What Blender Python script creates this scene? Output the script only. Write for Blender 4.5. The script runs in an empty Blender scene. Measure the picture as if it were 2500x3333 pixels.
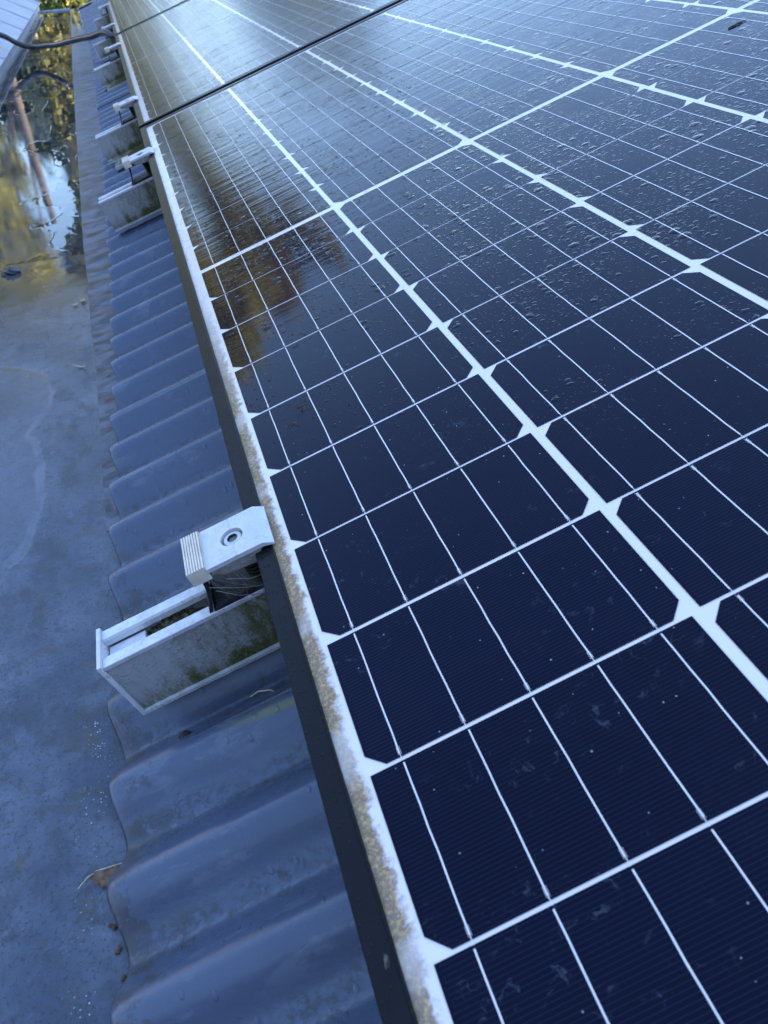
import bpy, bmesh, math, random
import numpy as np
from mathutils import Vector, Matrix
random.seed(7); rng = np.random.default_rng(7)
R = math.radians
sc = bpy.context.scene
col = sc.collection

# ------------------------------------------------------------------ frame of reference
# the solar panels lie in a plane tilted by TILT; panel coordinates are (u across, v along the gutter, n up) in mm
TILT = R(17)
cT, sT = math.cos(TILT), math.sin(TILT)
W = Matrix(((cT, 0, -sT), (0, 1, 0), (sT, 0, cT)))
def pw(u, v, n):                       # panel mm -> world metres
    return W @ Vector((u*.001, v*.001, n*.001))
PROT = (0, -TILT, 0)

# ------------------------------------------------------------------ camera
RC = Matrix(((0.89610977, -0.2944705, -0.33207589), (-0.44368975, -0.575379, -0.68707963), (0.01125519, 0.76303744, -0.64625629)))
cam = bpy.data.cameras.new('camera'); co = bpy.data.objects.new('camera', cam); col.objects.link(co)
cx, cy, cz = W @ RC[0], -(W @ RC[1]), -(W @ RC[2])
m = Matrix.Identity(4)
for i in range(3):
    m[i][0], m[i][1], m[i][2] = cx[i], cy[i], cz[i]
m.translation = pw(52.44, -839.28, 293.9)
co.matrix_world = m
cam.sensor_width = 36; cam.lens = 2514.7/3333*36
cam.clip_start = .01; cam.clip_end = 2000
cam.dof.use_dof = True; cam.dof.focus_distance = .6; cam.dof.aperture_fstop = 19
sc.camera = co

# ------------------------------------------------------------------ sky and sun
SUN_EL, SUN_AZ = 33, 104               # azimuth from +Y towards +X: the sun stands behind the added house on the uphill side
w = bpy.data.worlds.new('World'); sc.world = w; w.use_nodes = True
nt = w.node_tree; nt.nodes.clear()
sky = nt.nodes.new('ShaderNodeTexSky'); sky.sky_type = 'NISHITA'; sky.sun_disc = False
sky.sun_elevation = R(SUN_EL); sky.sun_rotation = R(SUN_AZ)
sky.air_density = 1.0; sky.dust_density = .2; sky.ozone_density = 3.0
bg = nt.nodes.new('ShaderNodeBackground'); bg.inputs[1].default_value = .15
wo = nt.nodes.new('ShaderNodeOutputWorld')
tint = nt.nodes.new('ShaderNodeMix'); tint.data_type = 'RGBA'; tint.blend_type = 'MULTIPLY'; tint.inputs[0].default_value = 1
tint.inputs[7].default_value = (1.04, .99, .97, 1)                    # a slightly violet, hazy morning blue
nt.links.new(sky.outputs[0], tint.inputs[6]); nt.links.new(tint.outputs[2], bg.inputs[0]); nt.links.new(bg.outputs[0], wo.inputs[0])
sl = bpy.data.lights.new('sun', 'SUN'); so = bpy.data.objects.new('sun', sl); col.objects.link(so)
sl.energy = 5; sl.angle = R(.5); sl.color = (1, .9, .74)
sd = Vector((math.cos(R(SUN_EL))*math.sin(R(SUN_AZ)), math.cos(R(SUN_EL))*math.cos(R(SUN_AZ)), math.sin(R(SUN_EL))))
so.rotation_euler = sd.to_track_quat('Z', 'Y').to_euler()
sc.view_settings.view_transform = 'Standard'; sc.view_settings.look = 'None'
sc.view_settings.exposure = 2.35; sc.view_settings.gamma = 1

# ------------------------------------------------------------------ material helpers
class N:
    def __init__(s, name):
        s.m = bpy.data.materials.new(name); s.m.use_nodes = True
        s.t = s.m.node_tree; s.t.nodes.clear()
        s.out = s.n('ShaderNodeOutputMaterial'); s.b = s.n('ShaderNodeBsdfPrincipled')
        s.l(s.b.outputs[0], s.out.inputs[0]); s.tc = s.n('ShaderNodeTexCoord')
        s.obj = s.tc.outputs['Object']
    def n(s, k): return s.t.nodes.new(k)
    def l(s, a, b): s.t.links.new(a, b)
    def put(s, sock, v):
        if isinstance(v, bpy.types.NodeSocket): s.l(v, sock)
        elif isinstance(v, (tuple, list)) and sock.type == 'RGBA': sock.default_value = (*v[:3], 1)
        else: sock.default_value = v
    def math(s, op, a, b=0., c=None, clamp=False):
        x = s.n('ShaderNodeMath'); x.operation = op; x.use_clamp = clamp
        s.put(x.inputs[0], a); s.put(x.inputs[1], b)
        if c is not None: s.put(x.inputs[2], c)
        return x.outputs[0]
    def vmul(s, v, k):
        x = s.n('ShaderNodeVectorMath'); x.operation = 'MULTIPLY'; s.put(x.inputs[0], v); x.inputs[1].default_value = k
        return x.outputs[0]
    def vadd(s, v, k):
        x = s.n('ShaderNodeVectorMath'); x.operation = 'ADD'; s.put(x.inputs[0], v); s.put(x.inputs[1], k)
        return x.outputs[0]
    def noise(s, v, scale, detail=4, rough=.55, out=0, dist=0.):
        x = s.n('ShaderNodeTexNoise'); s.put(x.inputs['Vector'], v); x.inputs['Scale'].default_value = scale
        x.inputs['Detail'].default_value = detail; x.inputs['Roughness'].default_value = rough; x.inputs['Distortion'].default_value = dist
        return x.outputs[out]
    def vor(s, v, scale, dim='2D'):
        x = s.n('ShaderNodeTexVoronoi'); x.voronoi_dimensions = dim; s.put(x.inputs['Vector'], v); x.inputs['Scale'].default_value = scale
        return x.outputs['Distance'], x.outputs['Color']
    def ramp(s, v, a, b, lo=0., hi=1.):
        x = s.n('ShaderNodeMapRange'); x.interpolation_type = 'SMOOTHSTEP'; s.put(x.inputs[0], v)
        s.put(x.inputs[1], a); s.put(x.inputs[2], b); s.put(x.inputs[3], lo); s.put(x.inputs[4], hi)
        return x.outputs[0]
    def mix(s, f, a, b):
        x = s.n('ShaderNodeMix'); x.data_type = 'RGBA'; s.put(x.inputs[0], f); s.put(x.inputs[6], a); s.put(x.inputs[7], b)
        return x.outputs[2]
    def sep(s, v):
        x = s.n('ShaderNodeSeparateXYZ'); s.put(x.inputs[0], v); return x.outputs
    def attr(s, name):
        x = s.n('ShaderNodeAttribute'); x.attribute_name = name; return x.outputs['Fac']
    def bump(s, h, dist=1., strength=1., normal=None):
        x = s.n('ShaderNodeBump'); x.inputs['Distance'].default_value = dist; x.inputs['Strength'].default_value = strength
        s.put(x.inputs['Height'], h)
        if normal is not None: s.l(normal, x.inputs['Normal'])
        return x.outputs[0]
    def set(s, **k):
        names = {'col': 'Base Color', 'rough': 'Roughness', 'metal': 'Metallic', 'ior': 'IOR', 'spec': 'Specular IOR Level', 'normal': 'Normal',
                 'coat': 'Coat Weight', 'coatr': 'Coat Roughness', 'trans': 'Transmission Weight', 'alpha': 'Alpha'}
        for a, v in k.items(): s.put(s.b.inputs[names[a]], v)
        return s.m

def wet_bump(a):
    """water beads and running film on the glass of a panel, in panel metres"""
    x, y, z = a.sep(a.obj)
    oi = a.n('ShaderNodeObjectInfo')
    p = a.vadd(a.obj, a.vmul(oi.outputs['Location'], (3.1, 1.7, 0)))
    y = a.math('ADD', y, a.sep(oi.outputs['Location'])[1])
    big = a.noise(p, 11, 2)
    # where beads stand: little on the near cells, many further up the panel
    grow = a.ramp(a.math('ADD', a.math('MULTIPLY', x, .55), y), -.62, -.02)
    mask = a.math('MULTIPLY', a.ramp(a.math('ADD', big, a.math('MULTIPLY', grow, .22)), .40, .84), a.ramp(grow, 0, .6, .1, 1))
    warp = a.vmul(a.noise(p, 240, 2, out=1), (.004, .004, 0))
    q = a.vmul(a.vadd(p, warp), (1, 1.25, 1))
    hs = None
    for scale, thr, rad in ((70, .62, .36), (150, .45, .36), (330, .4, .34)):
        d, c = a.vor(q, scale)
        rnd = a.sep(c)[0]
        r = a.math('MULTIPLY', a.math('MULTIPLY', a.ramp(rnd, thr, 1., .25, 1.), a.math('GREATER_THAN', rnd, thr)), a.math('MULTIPLY', mask, rad))
        h = a.math('MULTIPLY', a.math('SQRT', a.math('MAXIMUM', a.math('SUBTRACT', a.math('MULTIPLY', r, r), a.math('MULTIPLY', d, d)), 0.)), .115/scale)
        hs = h if hs is None else a.math('ADD', hs, h)
    film = a.noise(a.vmul(p, (3, 62, 1)), 1, 3, .5)
    far = a.ramp(a.math('SUBTRACT', y, a.math('MULTIPLY', x, .35)), -.32, .12, .04, 1)
    film = a.math('MULTIPLY', film, a.math('MULTIPLY', far, .00060))
    fine = a.math('MULTIPLY', a.noise(a.vmul(p, (9, 190, 1)), 1, 2, .5), a.math('MULTIPLY', far, .00016))
    return a.bump(a.math('ADD', hs, a.math('ADD', film, fine)), 1., 1.)

def mat_cells():
    a = N('solar_cell'); uv = a.tc.outputs['UV']; u, v, _ = a.sep(uv)
    fing = a.math('ABSOLUTE', a.math('SUBTRACT', a.math('FRACT', a.math('DIVIDE', v, 1.95)), .5))
    fing = a.ramp(fing, .07, .13, 1, 0)
    ins = a.math('MULTIPLY', a.ramp(a.math('SUBTRACT', 78.3, a.math('ABSOLUTE', a.math('SUBTRACT', u, 78.375))), 1.3, 1.6), a.ramp(a.math('SUBTRACT', 39.2, a.math('ABSOLUTE', a.math('SUBTRACT', v, 39.19))), .7, 1.))
    c = a.mix(a.noise(a.obj, 40, 4), (.0001, .0008, .010), (.0002, .0013, .0145))
    c = a.mix(a.math('MULTIPLY', a.math('MULTIPLY', fing, ins), .42), c, (.016, .03, .08))
    ri = a.n('ShaderNodeNewGeometry').outputs['Random Per Island']
    c = a.mix(a.math('MULTIPLY', ri, .35), c, (.0004, .0012, .007))
    # dried dust scuffs on the glass, and droplet glints painted as white dots
    sm = a.noise(a.vadd(a.obj, a.vmul(a.noise(a.obj, 70, 3, out=1), (.03, .02, 0))), 130, 6, .75)
    patch = a.ramp(a.noise(a.vmul(a.obj, (12, 26, 1)), 1, 4, .6), .46, .66)
    c = a.mix(a.math('MULTIPLY', a.math('MULTIPLY', a.ramp(sm, .57, .66), patch), .13), c, (.3, .36, .45))
    film = a.ramp(a.noise(a.vmul(a.obj, (5, 11, 1)), 1, 6, .7), .4, .75)
    c = a.mix(a.math('MULTIPLY', film, .003), c, (.4, .45, .5))
    d, cc = a.vor(a.obj, 170)
    glint = a.math('MULTIPLY', a.math('LESS_THAN', d, a.math('MULTIPLY', a.sep(cc)[1], .075)), a.math('GREATER_THAN', a.sep(cc)[0], .955))
    c = a.mix(a.math('MULTIPLY', glint, .4), c, (.7, .75, .8))
    return a.set(col=c, rough=a.ramp(a.math('ADD', a.sep(a.obj)[1], a.sep(a.n('ShaderNodeObjectInfo').outputs['Location'])[1]), -.3, .9, .05, .2), ior=1.25, normal=wet_bump(a))

def mat_backsheet():
    a = N('white_backsheet'); x, y, z = a.sep(a.obj)
    y = a.math('ADD', y, a.sep(a.n('ShaderNodeObjectInfo').outputs['Location'])[1]); nz = a.noise(a.obj, 130, 6, .7); n2 = a.noise(a.obj, 420, 4, .7); n3 = a.noise(a.obj, 23, 3)
    edge = a.math('ADD', x, a.math('MULTIPLY', a.math('SUBTRACT', nz, .5), .016))
    near = a.ramp(y, .05, -.35)
    d = a.math('MULTIPLY', a.ramp(edge, -.002, -.0062), a.ramp(n2, .16, .46))
    d = a.math('MULTIPLY', d, a.math('MULTIPLY', near, a.ramp(n3, .34, .52, .5, 1)))
    halo = a.math('MULTIPLY', a.ramp(edge, 0.0, -.009), a.math('MULTIPLY', near, .35))
    c = a.mix(halo, (.78, .72, .71), (.5, .37, .23))
    c = a.mix(a.math('MULTIPLY', d, .9), c, a.mix(a.ramp(n2, .4, .68), (.13, .072, .025), (.5, .33, .13)))
    # greenish algae seam by the frame further up
    al = a.math('MULTIPLY', a.ramp(edge, -.007, -.0105), a.math('MULTIPLY', a.ramp(y, -.2, .1), a.ramp(n2, .5, .62)))
    c = a.mix(a.math('MULTIPLY', al, .7), c, (.16, .15, .05))
    rough = a.math('ADD', .05, a.math('MULTIPLY', d, .5))
    return a.set(col=c, rough=rough, ior=1.42, normal=wet_bump(a))

def mat_ribbon():
    a = N('busbar_ribbon')
    c = a.mix(a.noise(a.obj, 300, 3), (.72, .68, .64), (.92, .87, .82))
    return a.set(col=c, rough=.3, metal=.25, ior=1.42, normal=wet_bump(a))

def mat_frame():
    a = N('black_frame'); x, y, z = a.sep(a.obj)
    c = a.mix(a.noise(a.obj, 60, 5), (.004, .0042, .0055), (.009, .0095, .0115))
    n = a.noise(a.vmul(a.obj, (1, .35, 1)), 160, 4); spots = a.ramp(n, .7, .74)
    c = a.mix(a.math('MULTIPLY', spots, .35), c, (.3, .27, .2))
    d, cc = a.vor(a.obj, 420, '3D')
    r = a.math('MULTIPLY', a.math('GREATER_THAN', a.sep(cc)[0], .6), .33)
    h = a.math('MULTIPLY', a.math('SQRT', a.math('MAXIMUM', a.math('SUBTRACT', a.math('MULTIPLY', r, r), a.math('MULTIPLY', d, d)), 0.)), .0016)
    return a.set(col=c, rough=.3, ior=1.28, normal=a.bump(h, 1., 1.))

def mat_alu(name='white_aluminium', base=(.62, .63, .65), moss=0., rough=.42, metal=.15):
    a = N(name); x, y, z = a.sep(a.obj)
    g = a.noise(a.obj, 70, 5, .65)
    c = a.mix(a.ramp(g, .3, .7), tuple(k*.86 for k in base), base)
    drop = a.noise(a.obj, 260, 3)
    if moss > 0:
        # algae: thicker towards the panel frame and along the bottom flange
        warp = a.noise(a.vmul(a.obj, (1, 1, .3)), 75, 7, .75)
        fine = a.noise(a.obj, 520, 4, .75)
        t = a.math('ADD', a.ramp(x, -.135, -.03, 0, .27), a.ramp(z, -.06, -.081, 0, .22))
        k = a.math('ADD', a.math('ADD', warp, t), a.math('MULTIPLY', a.math('SUBTRACT', fine, .5), .5))
        c = a.mix(a.math('MULTIPLY', a.ramp(k, .46, .8), .7*moss), c, (.12, .125, .065))
        mk = a.math('MULTIPLY', a.ramp(k, .69, .88), moss)
        c = a.mix(mk, c, a.mix(a.ramp(fine, .35, .65), (.015, .02, .008), (.13, .14, .035)))
        rough = a.math('ADD', rough, a.math('MULTIPLY', a.ramp(k, .5, .8), .4))
    bp = a.bump(a.math('MULTIPLY', a.ramp(drop, .56, .7), .0006), 1., .6)
    return a.set(col=c, rough=rough, metal=metal, normal=bp)

def mat_sheet():
    a = N('corrugated_sheet'); x, y, z = a.sep(a.obj)
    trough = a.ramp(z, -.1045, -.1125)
    n1 = a.noise(a.obj, 26, 6, .7); n2 = a.noise(a.obj, 190, 5, .75); n3 = a.noise(a.vmul(a.obj, (5, 22, 5)), 1, 3)
    c = a.mix(n1, (.05, .072, .12), (.08, .107, .168))
    c = a.mix(a.math('MULTIPLY', a.ramp(n2, .55, .7), .25), c, (.06, .07, .09))
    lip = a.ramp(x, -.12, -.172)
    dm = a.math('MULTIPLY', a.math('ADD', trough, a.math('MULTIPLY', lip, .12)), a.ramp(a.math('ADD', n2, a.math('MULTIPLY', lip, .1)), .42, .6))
    c = a.mix(a.math('MULTIPLY', dm, a.ramp(n1, .35, .6, .1, .75)), c, (.035, .036, .034))  # trough dirt, deepened to paint extra shade contrast into the valleys
    c = a.mix(a.math('MULTIPLY', a.ramp(a.noise(a.obj, 520, 4, .7), .6, .72), .4), c, (.045, .05, .065))
    worn = a.math('MULTIPLY', a.ramp(a.noise(a.vmul(a.obj, (14, 40, 1)), 1, 6, .72), .54, .62), a.ramp(z, -.108, -.099))
    c = a.mix(a.math('MULTIPLY', worn, .4), c, (.17, .195, .25))
    chip = a.math('MULTIPLY', a.ramp(a.math('ADD', a.noise(a.obj, 60, 6, .75), a.math('MULTIPLY', a.ramp(x, -.135, -.183), .2)), .66, .7), a.ramp(y, -.2, -.35))
    c = a.mix(a.math('MULTIPLY', chip, .7), c, (.04, .042, .045))
    # rubbed yellow paint streak on one crest
    sx = a.math('SUBTRACT', y, a.math('ADD', -.5085, a.math('MULTIPLY', a.math('ADD', x, .09), -.02)))
    st = a.math('MULTIPLY', a.ramp(a.math('ABSOLUTE', sx), .002, .0055, 1, 0), a.ramp(a.noise(a.vmul(a.obj, (20, 90, 1)), 1, 4), .3, .52))
    st = a.math('MULTIPLY', st, a.math('MULTIPLY', a.ramp(x, -.11, -.06), a.ramp(x, -.02, -.035)))
    c = a.mix(a.math('MULTIPLY', st, .8), c, (.17, .16, .035))
    wet = a.noise(a.obj, 15, 4); wn = a.noise(a.vmul(a.obj, (210, 420, 1)), 1, 2)
    pd = a.n('ShaderNodeVectorMath'); pd.operation = 'LENGTH'; a.put(pd.inputs[0], a.vmul(a.vadd(a.obj, (.137, .545, .1)), (1, 1.5, 0)))
    peb = a.math('ADD', a.math('MULTIPLY', a.ramp(pd.outputs['Value'], .022, .033, 1, 0), .0016), .0001)
    h = a.math('ADD', a.math('MULTIPLY', n2, .0003), a.math('MULTIPLY', wn, peb))
    dd, cc = a.vor(a.vmul(a.obj, (1.4, 1, 1)), 95)
    r = a.math('MULTIPLY', a.math('GREATER_THAN', a.sep(cc)[0], .88), .22)
    bead = a.math('MULTIPLY', a.math('SQRT', a.math('MAXIMUM', a.math('SUBTRACT', a.math('MULTIPLY', r, r), a.math('MULTIPLY', dd, dd)), 0.)), .003)
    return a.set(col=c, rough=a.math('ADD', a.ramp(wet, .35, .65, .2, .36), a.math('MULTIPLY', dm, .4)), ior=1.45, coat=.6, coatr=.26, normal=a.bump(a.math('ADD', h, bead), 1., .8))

def mat_membrane():
    a = N('wet_membrane'); x, y, z = a.sep(a.obj)
    n1 = a.noise(a.obj, 9, 6, .65); n2 = a.noise(a.obj, 70, 6, .75); n3 = a.noise(a.obj, 330, 4, .7)
    c = a.mix(a.ramp(n1, .36, .64), (.056, .07, .1), (.12, .138, .178))
    n5 = a.noise(a.vmul(a.obj, (1, .6, 1)), 26, 7, .72)
    c = a.mix(a.ramp(n5, .48, .6, 0, .55), c, (.045, .05, .062))
    c = a.mix(a.ramp(a.noise(a.vadd(a.obj, (3, 1, 0)), 48, 7, .75), .58, .66, 0, .45), c, (.19, .21, .26))
    c = a.mix(a.math('MULTIPLY', a.ramp(n2, .5, .66), .7), c, (.045, .05, .055))
    c = a.mix(a.math('MULTIPLY', a.ramp(n3, .54, .64), .65), c, (.028, .03, .03))
    c = a.mix(a.math('MULTIPLY', a.ramp(a.noise(a.obj, 33, 6, .75), .54, .66), .6), c, (.085, .07, .042))
    # white lime grains near the sheet ends
    dd, cc = a.vor(a.obj, 620)
    gm = a.math('MULTIPLY', a.math('GREATER_THAN', a.sep(cc)[0], .92), a.math('LESS_THAN', dd, .32))
    gm = a.math('MULTIPLY', gm, a.attr('grain'))
    c = a.mix(gm, c, (.8, .83, .86))
    pond, ring, stain = a.attr('pond'), a.attr('ring'), a.attr('stain')
    c = a.mix(a.math('MULTIPLY', pond, .5), c, a.mix(n2, (.12, .135, .19), (.17, .18, .24)))
    c = a.mix(a.math('MULTIPLY', ring, a.ramp(n5, .38, .6, .15, .75)), c, (.2, .21, .26))
    c = a.mix(a.math('MULTIPLY', stain, a.ramp(n2, .35, .6)), c, (.2, .155, .07))
    wet = a.attr('wet')
    c = a.mix(a.ramp(wet, .3, .95, 0, .45), c, (.03, .033, .036))
    rough = a.math('ADD', a.math('MULTIPLY', a.math('SUBTRACT', 1., wet), .22), a.math('MULTIPLY', a.ramp(n1, .3, .7), .05))
    rough = a.math('ADD', rough, a.math('MULTIPLY', a.ramp(a.noise(a.vmul(a.obj, (30, 9, 1)), 1, 4, .6), .55, .62), a.math('MULTIPLY', wet, .06)))
    rough = a.math('ADD', rough, a.math('MULTIPLY', a.ramp(n5, .5, .62), a.math('MULTIPLY', a.math('SUBTRACT', 1., wet), .2)))
    crk = a.noise(a.vmul(a.obj, (120, 190, 1)), 1, 3, .6)
    h = a.math('ADD', a.math('MULTIPLY', n3, a.math('MULTIPLY', a.math('SUBTRACT', 1., wet), .0005)), a.math('MULTIPLY', crk, a.math('MULTIPLY', pond, .0007)))
    return a.set(col=c, rough=a.math('ADD', rough, .01), ior=1.5, normal=a.bump(h, 1., .8))

def mat_flash():
    a = N('coated_flashing')
    n1 = a.noise(a.vmul(a.obj, (14, 34, 1)), 1, 6, .7); n2 = a.noise(a.obj, 90, 5, .7)
    c = a.mix(a.ramp(n1, .4, .6), (.022, .025, .036), (.13, .14, .175))
    c = a.mix(a.math('MULTIPLY', a.ramp(n2, .55, .7), .4), c, (.05, .05, .055))
    return a.set(col=c, rough=a.ramp(n1, .3, .7, .28, .5), normal=a.bump(a.math('MULTIPLY', n2, .001), 1., .6))

def simple(name, c1, c2, rough=.6, scale=40, metal=0., bumpd=0., spec=.5):
    a = N(name); n = a.noise(a.obj, scale, 5, .65)
    k = dict(col=a.mix(a.ramp(n, .3, .7), c1, c2), rough=rough, metal=metal, spec=spec)
    if bumpd: k['normal'] = a.bump(a.math('MULTIPLY', n, bumpd), 1., 1.)
    return a.set(**k)

def mat_water():
    a = N('puddle_water')
    n = a.noise(a.vmul(a.obj, (9, 5, 1)), 1, 2)
    return a.set(col=(.9, .93, .95), rough=0.0, ior=1.33, trans=1., normal=a.bump(a.math('MULTIPLY', n, .0012), 1., .35))

def mat_leaf(name, c1, c2, c3):
    a = N(name)
    rn = a.n('ShaderNodeNewGeometry').outputs['Random Per Island']
    c = a.mix(a.ramp(rn, 0., .6), c1, c2); c = a.mix(a.ramp(rn, .75, 1.), c, c3)
    a.set(col=c, rough=.6)
    tr = a.n('ShaderNodeBsdfTranslucent'); a.put(tr.inputs[0], c)
    mx = a.n('ShaderNodeMixShader'); mx.inputs[0].default_value = .3
    a.l(a.b.outputs[0], mx.inputs[1]); a.l(tr.outputs[0], mx.inputs[2]); a.l(mx.outputs[0], a.out.inputs[0])
    return a.m

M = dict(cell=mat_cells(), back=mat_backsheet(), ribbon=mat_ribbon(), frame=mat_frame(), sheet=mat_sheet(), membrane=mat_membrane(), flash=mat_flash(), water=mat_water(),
    alu=mat_alu(base=(.66, .67, .69)), rail=mat_alu('mossy_rail', (.46, .465, .46), 1., .36, .15), railtop=mat_alu('rail_flange', (.7, .72, .74), .25, .35, .25), cap=mat_alu('end_cap', (.7, .7, .71), .15, .5, 0.),
    rib=simple('ribbed_block', (.62, .55, .44), (.78, .71, .58), .45, 90), steel=simple('bolt_steel', (.45, .46, .48), (.6, .61, .63), .3, 200, .7),
    dark=simple('black_rubber', (.008, .008, .009), (.02, .02, .02), .6, 120), socket=simple('recess_shade', (.008, .008, .008), (.03, .028, .022), .7, 500),  # socket colour set near black, painting shade into the bolt recess
    moss=simple('moss', (.035, .038, .014), (.2, .17, .09), .95, 300, 0, .003), pipe=simple('black_conduit', (.02, .022, .025), (.035, .037, .04), .25, 40),
    metalroof=simple('lavender_metal_roof', (.24, .24, .29), (.32, .32, .38), .42, 6), trim=simple('grey_trim', (.32, .33, .36), (.45, .46, .5), .5, 14),
    leaf=simple('dry_leaf', (.16, .09, .05), (.3, .2, .12), .7, 160, 0, .001), straw=simple('straw', (.4, .33, .24), (.6, .52, .4), .6, 160), seed=simple('brown_seed', (.06, .03, .015), (.16, .085, .04), .7, 300),
    stone=simple('wet_stone', (.02, .022, .028), (.07, .075, .09), .15, 120, 0, .004), yleaf=simple('yellow_leaf', (.4, .28, .07), (.55, .42, .16), .6, 200),
    web=simple('cobweb', (.2, .19, .17), (.36, .34, .3), .7), brick=simple('dark_brick', (.12, .08, .06), (.2, .14, .11), .9, 3), tiles=simple('dark_tiles', (.05, .045, .045), (.09, .08, .08), .8, 2), bark=simple('bark', (.08, .062, .05), (.15, .115, .09), .9, 5), wall=simple('rendered_wall', (.4, .39, .37), (.5, .49, .46), .9, 4),
    ground=simple('ground', (.03, .045, .015), (.07, .08, .03), .95, .4), bird=simple('dropping', (.015, .013, .012), (.05, .045, .04), .8, 200))

# ------------------------------------------------------------------ object helpers
def empty(name, loc=(0, 0, 0), rot=(0, 0, 0)):
    o = bpy.data.objects.new(name, None); col.objects.link(o); o.location = loc; o.rotation_euler = rot
    o.empty_display_size = .05
    return o
def tag(o, label=None, cat=None, group=None, kind=None):
    for k, v in (('label', label), ('category', cat), ('group', group), ('kind', kind)):
        if v: o[k] = v
    return o
class MB:
    """collects geometry in millimetres (or metres with k=1) and links it as one mesh object"""
    def __init__(s, k=.001): s.v = []; s.f = []; s.k = k; s.uv = None; s.sm = set()
    def add(s, vs, fs, smooth=False):
        o = len(s.v); s.v += [tuple(p) for p in vs]; n0 = len(s.f)
        s.f += [tuple(i+o for i in f) for f in fs]
        if smooth: s.sm |= set(range(n0, len(s.f)))
    def box(s, x0, x1, y0, y1, z0, z1):
        s.add([(x0, y0, z0), (x1, y0, z0), (x1, y1, z0), (x0, y1, z0), (x0, y0, z1), (x1, y0, z1), (x1, y1, z1), (x0, y1, z1)],
              [(3, 2, 1, 0), (4, 5, 6, 7), (0, 1, 5, 4), (1, 2, 6, 5), (2, 3, 7, 6), (3, 0, 4, 7)])
    def prism(s, prof, a, b, axis):
        """closed profile swept from a to b along axis (0 = x, 1 = y)"""
        n = len(prof)
        mk = (lambda t, p: (t, p[0], p[1])) if axis == 0 else (lambda t, p: (p[0], t, p[1]))
        vs = [mk(a, p) for p in prof]+[mk(b, p) for p in prof]
        fs = [(i, (i+1) % n, (i+1) % n+n, i+n) for i in range(n)]+[tuple(range(n-1, -1, -1)), tuple(range(n, 2*n))]
        s.add(vs, fs)
    def tube(s, pts, r, seg=8, smooth=True, cap=True):
        pts = [Vector(p) for p in pts]; vs = []; n = len(pts)
        rs = r if isinstance(r, (list, tuple)) else [r]*n
        up = Vector((.13, .21, .97))
        for i, p in enumerate(pts):
            t = (pts[min(i+1, n-1)]-pts[max(i-1, 0)]).normalized()
            a = t.cross(up)
            if a.length < .05: a = t.cross(Vector((1, 0, 0)))
            a.normalize(); b = t.cross(a)
            for j in range(seg):
                th = 2*math.pi*j/seg; vs.append(p+(a*math.cos(th)+b*math.sin(th))*rs[i])
        fs = [(i*seg+j, i*seg+(j+1) % seg, (i+1)*seg+(j+1) % seg, (i+1)*seg+j) for i in range(n-1) for j in range(seg)]
        s.add(vs, fs, smooth)
        if cap: s.add([vs[j] for j in range(seg)]+[vs[(n-1)*seg+j] for j in range(seg)], [tuple(range(seg)), tuple(range(2*seg-1, seg-1, -1))])
    def build(s, name, mat, parent=None, bevel=0., smooth=None):
        me = bpy.data.meshes.new(name); me.from_pydata([tuple(c*s.k for c in p) for p in s.v], [], s.f); me.update()
        if bevel:
            b = bmesh.new(); b.from_mesh(me); bmesh.ops.remove_doubles(b, verts=b.verts, dist=1e-6)
            bmesh.ops.recalc_face_normals(b, faces=b.faces)
            ed = [e for e in b.edges if e.is_manifold and e.calc_face_angle(0) > .6]
            bmesh.ops.bevel(b, geom=ed, offset=bevel*s.k, segments=2, profile=.7, affect='EDGES', clamp_overlap=True)
            b.to_mesh(me); b.free()
        else:
            b = bmesh.new(); b.from_mesh(me); bmesh.ops.recalc_face_normals(b, faces=b.faces)
            sm = s.sm
            b.faces.ensure_lookup_table()
            for i in sm: b.faces[i].smooth = True
            b.to_mesh(me); b.free()
        me.materials.append(mat)
        o = bpy.data.objects.new(name, me); col.objects.link(o)
        if parent: o.parent = parent
        return o
def grid(name, X, Y, Z, mat, parent=None, attrs=None, smooth=True):
    """X, Y, Z arrays (rows, cols) in metres"""
    r, c = X.shape
    me = bpy.data.meshes.new(name)
    idx = np.arange(r*c).reshape(r, c)
    f = np.stack([idx[:-1, :-1], idx[:-1, 1:], idx[1:, 1:], idx[1:, :-1]], -1).reshape(-1, 4)
    me.from_pydata(np.stack([X, Y, Z], -1).reshape(-1, 3).tolist(), [], f.tolist()); me.update()
    if smooth: me.polygons.foreach_set('use_smooth', [True]*len(me.polygons))
    for k, a in (attrs or {}).items():
        at = me.attributes.new(k, 'FLOAT', 'POINT'); at.data.foreach_set('value', a.reshape(-1).astype(np.float32))
    me.materials.append(mat)
    o = bpy.data.objects.new(name, me); col.objects.link(o)
    if parent: o.parent = parent
    return o
def copy_tree(o, parent=None):
    c = o.copy(); col.objects.link(c)
    if parent: c.parent = parent
    for ch in o.children: copy_tree(ch, c)
    return c
def vnoise(x, y, seed=0, octaves=4):
    """cheap value noise in numpy, about -1..1"""
    out = 0; amp = 1.; tot = 0
    for o in range(octaves):
        xi = np.floor(x).astype(int); yi = np.floor(y).astype(int); fx = x-xi; fy = y-yi
        fx = fx*fx*(3-2*fx); fy = fy*fy*(3-2*fy)
        def h(a, b):
            v = np.sin(a*127.1+b*311.7+seed*74.7+o*13.3)*43758.5453
            return (v-np.floor(v))*2-1
        out = out+amp*((h(xi, yi)*(1-fx)+h(xi+1, yi)*fx)*(1-fy)+(h(xi, yi+1)*(1-fx)+h(xi+1, yi+1)*fx)*fy)
        tot += amp; amp *= .5; x = x*2.03+5.1; y = y*2.03+1.7
    return out/tot

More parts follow.
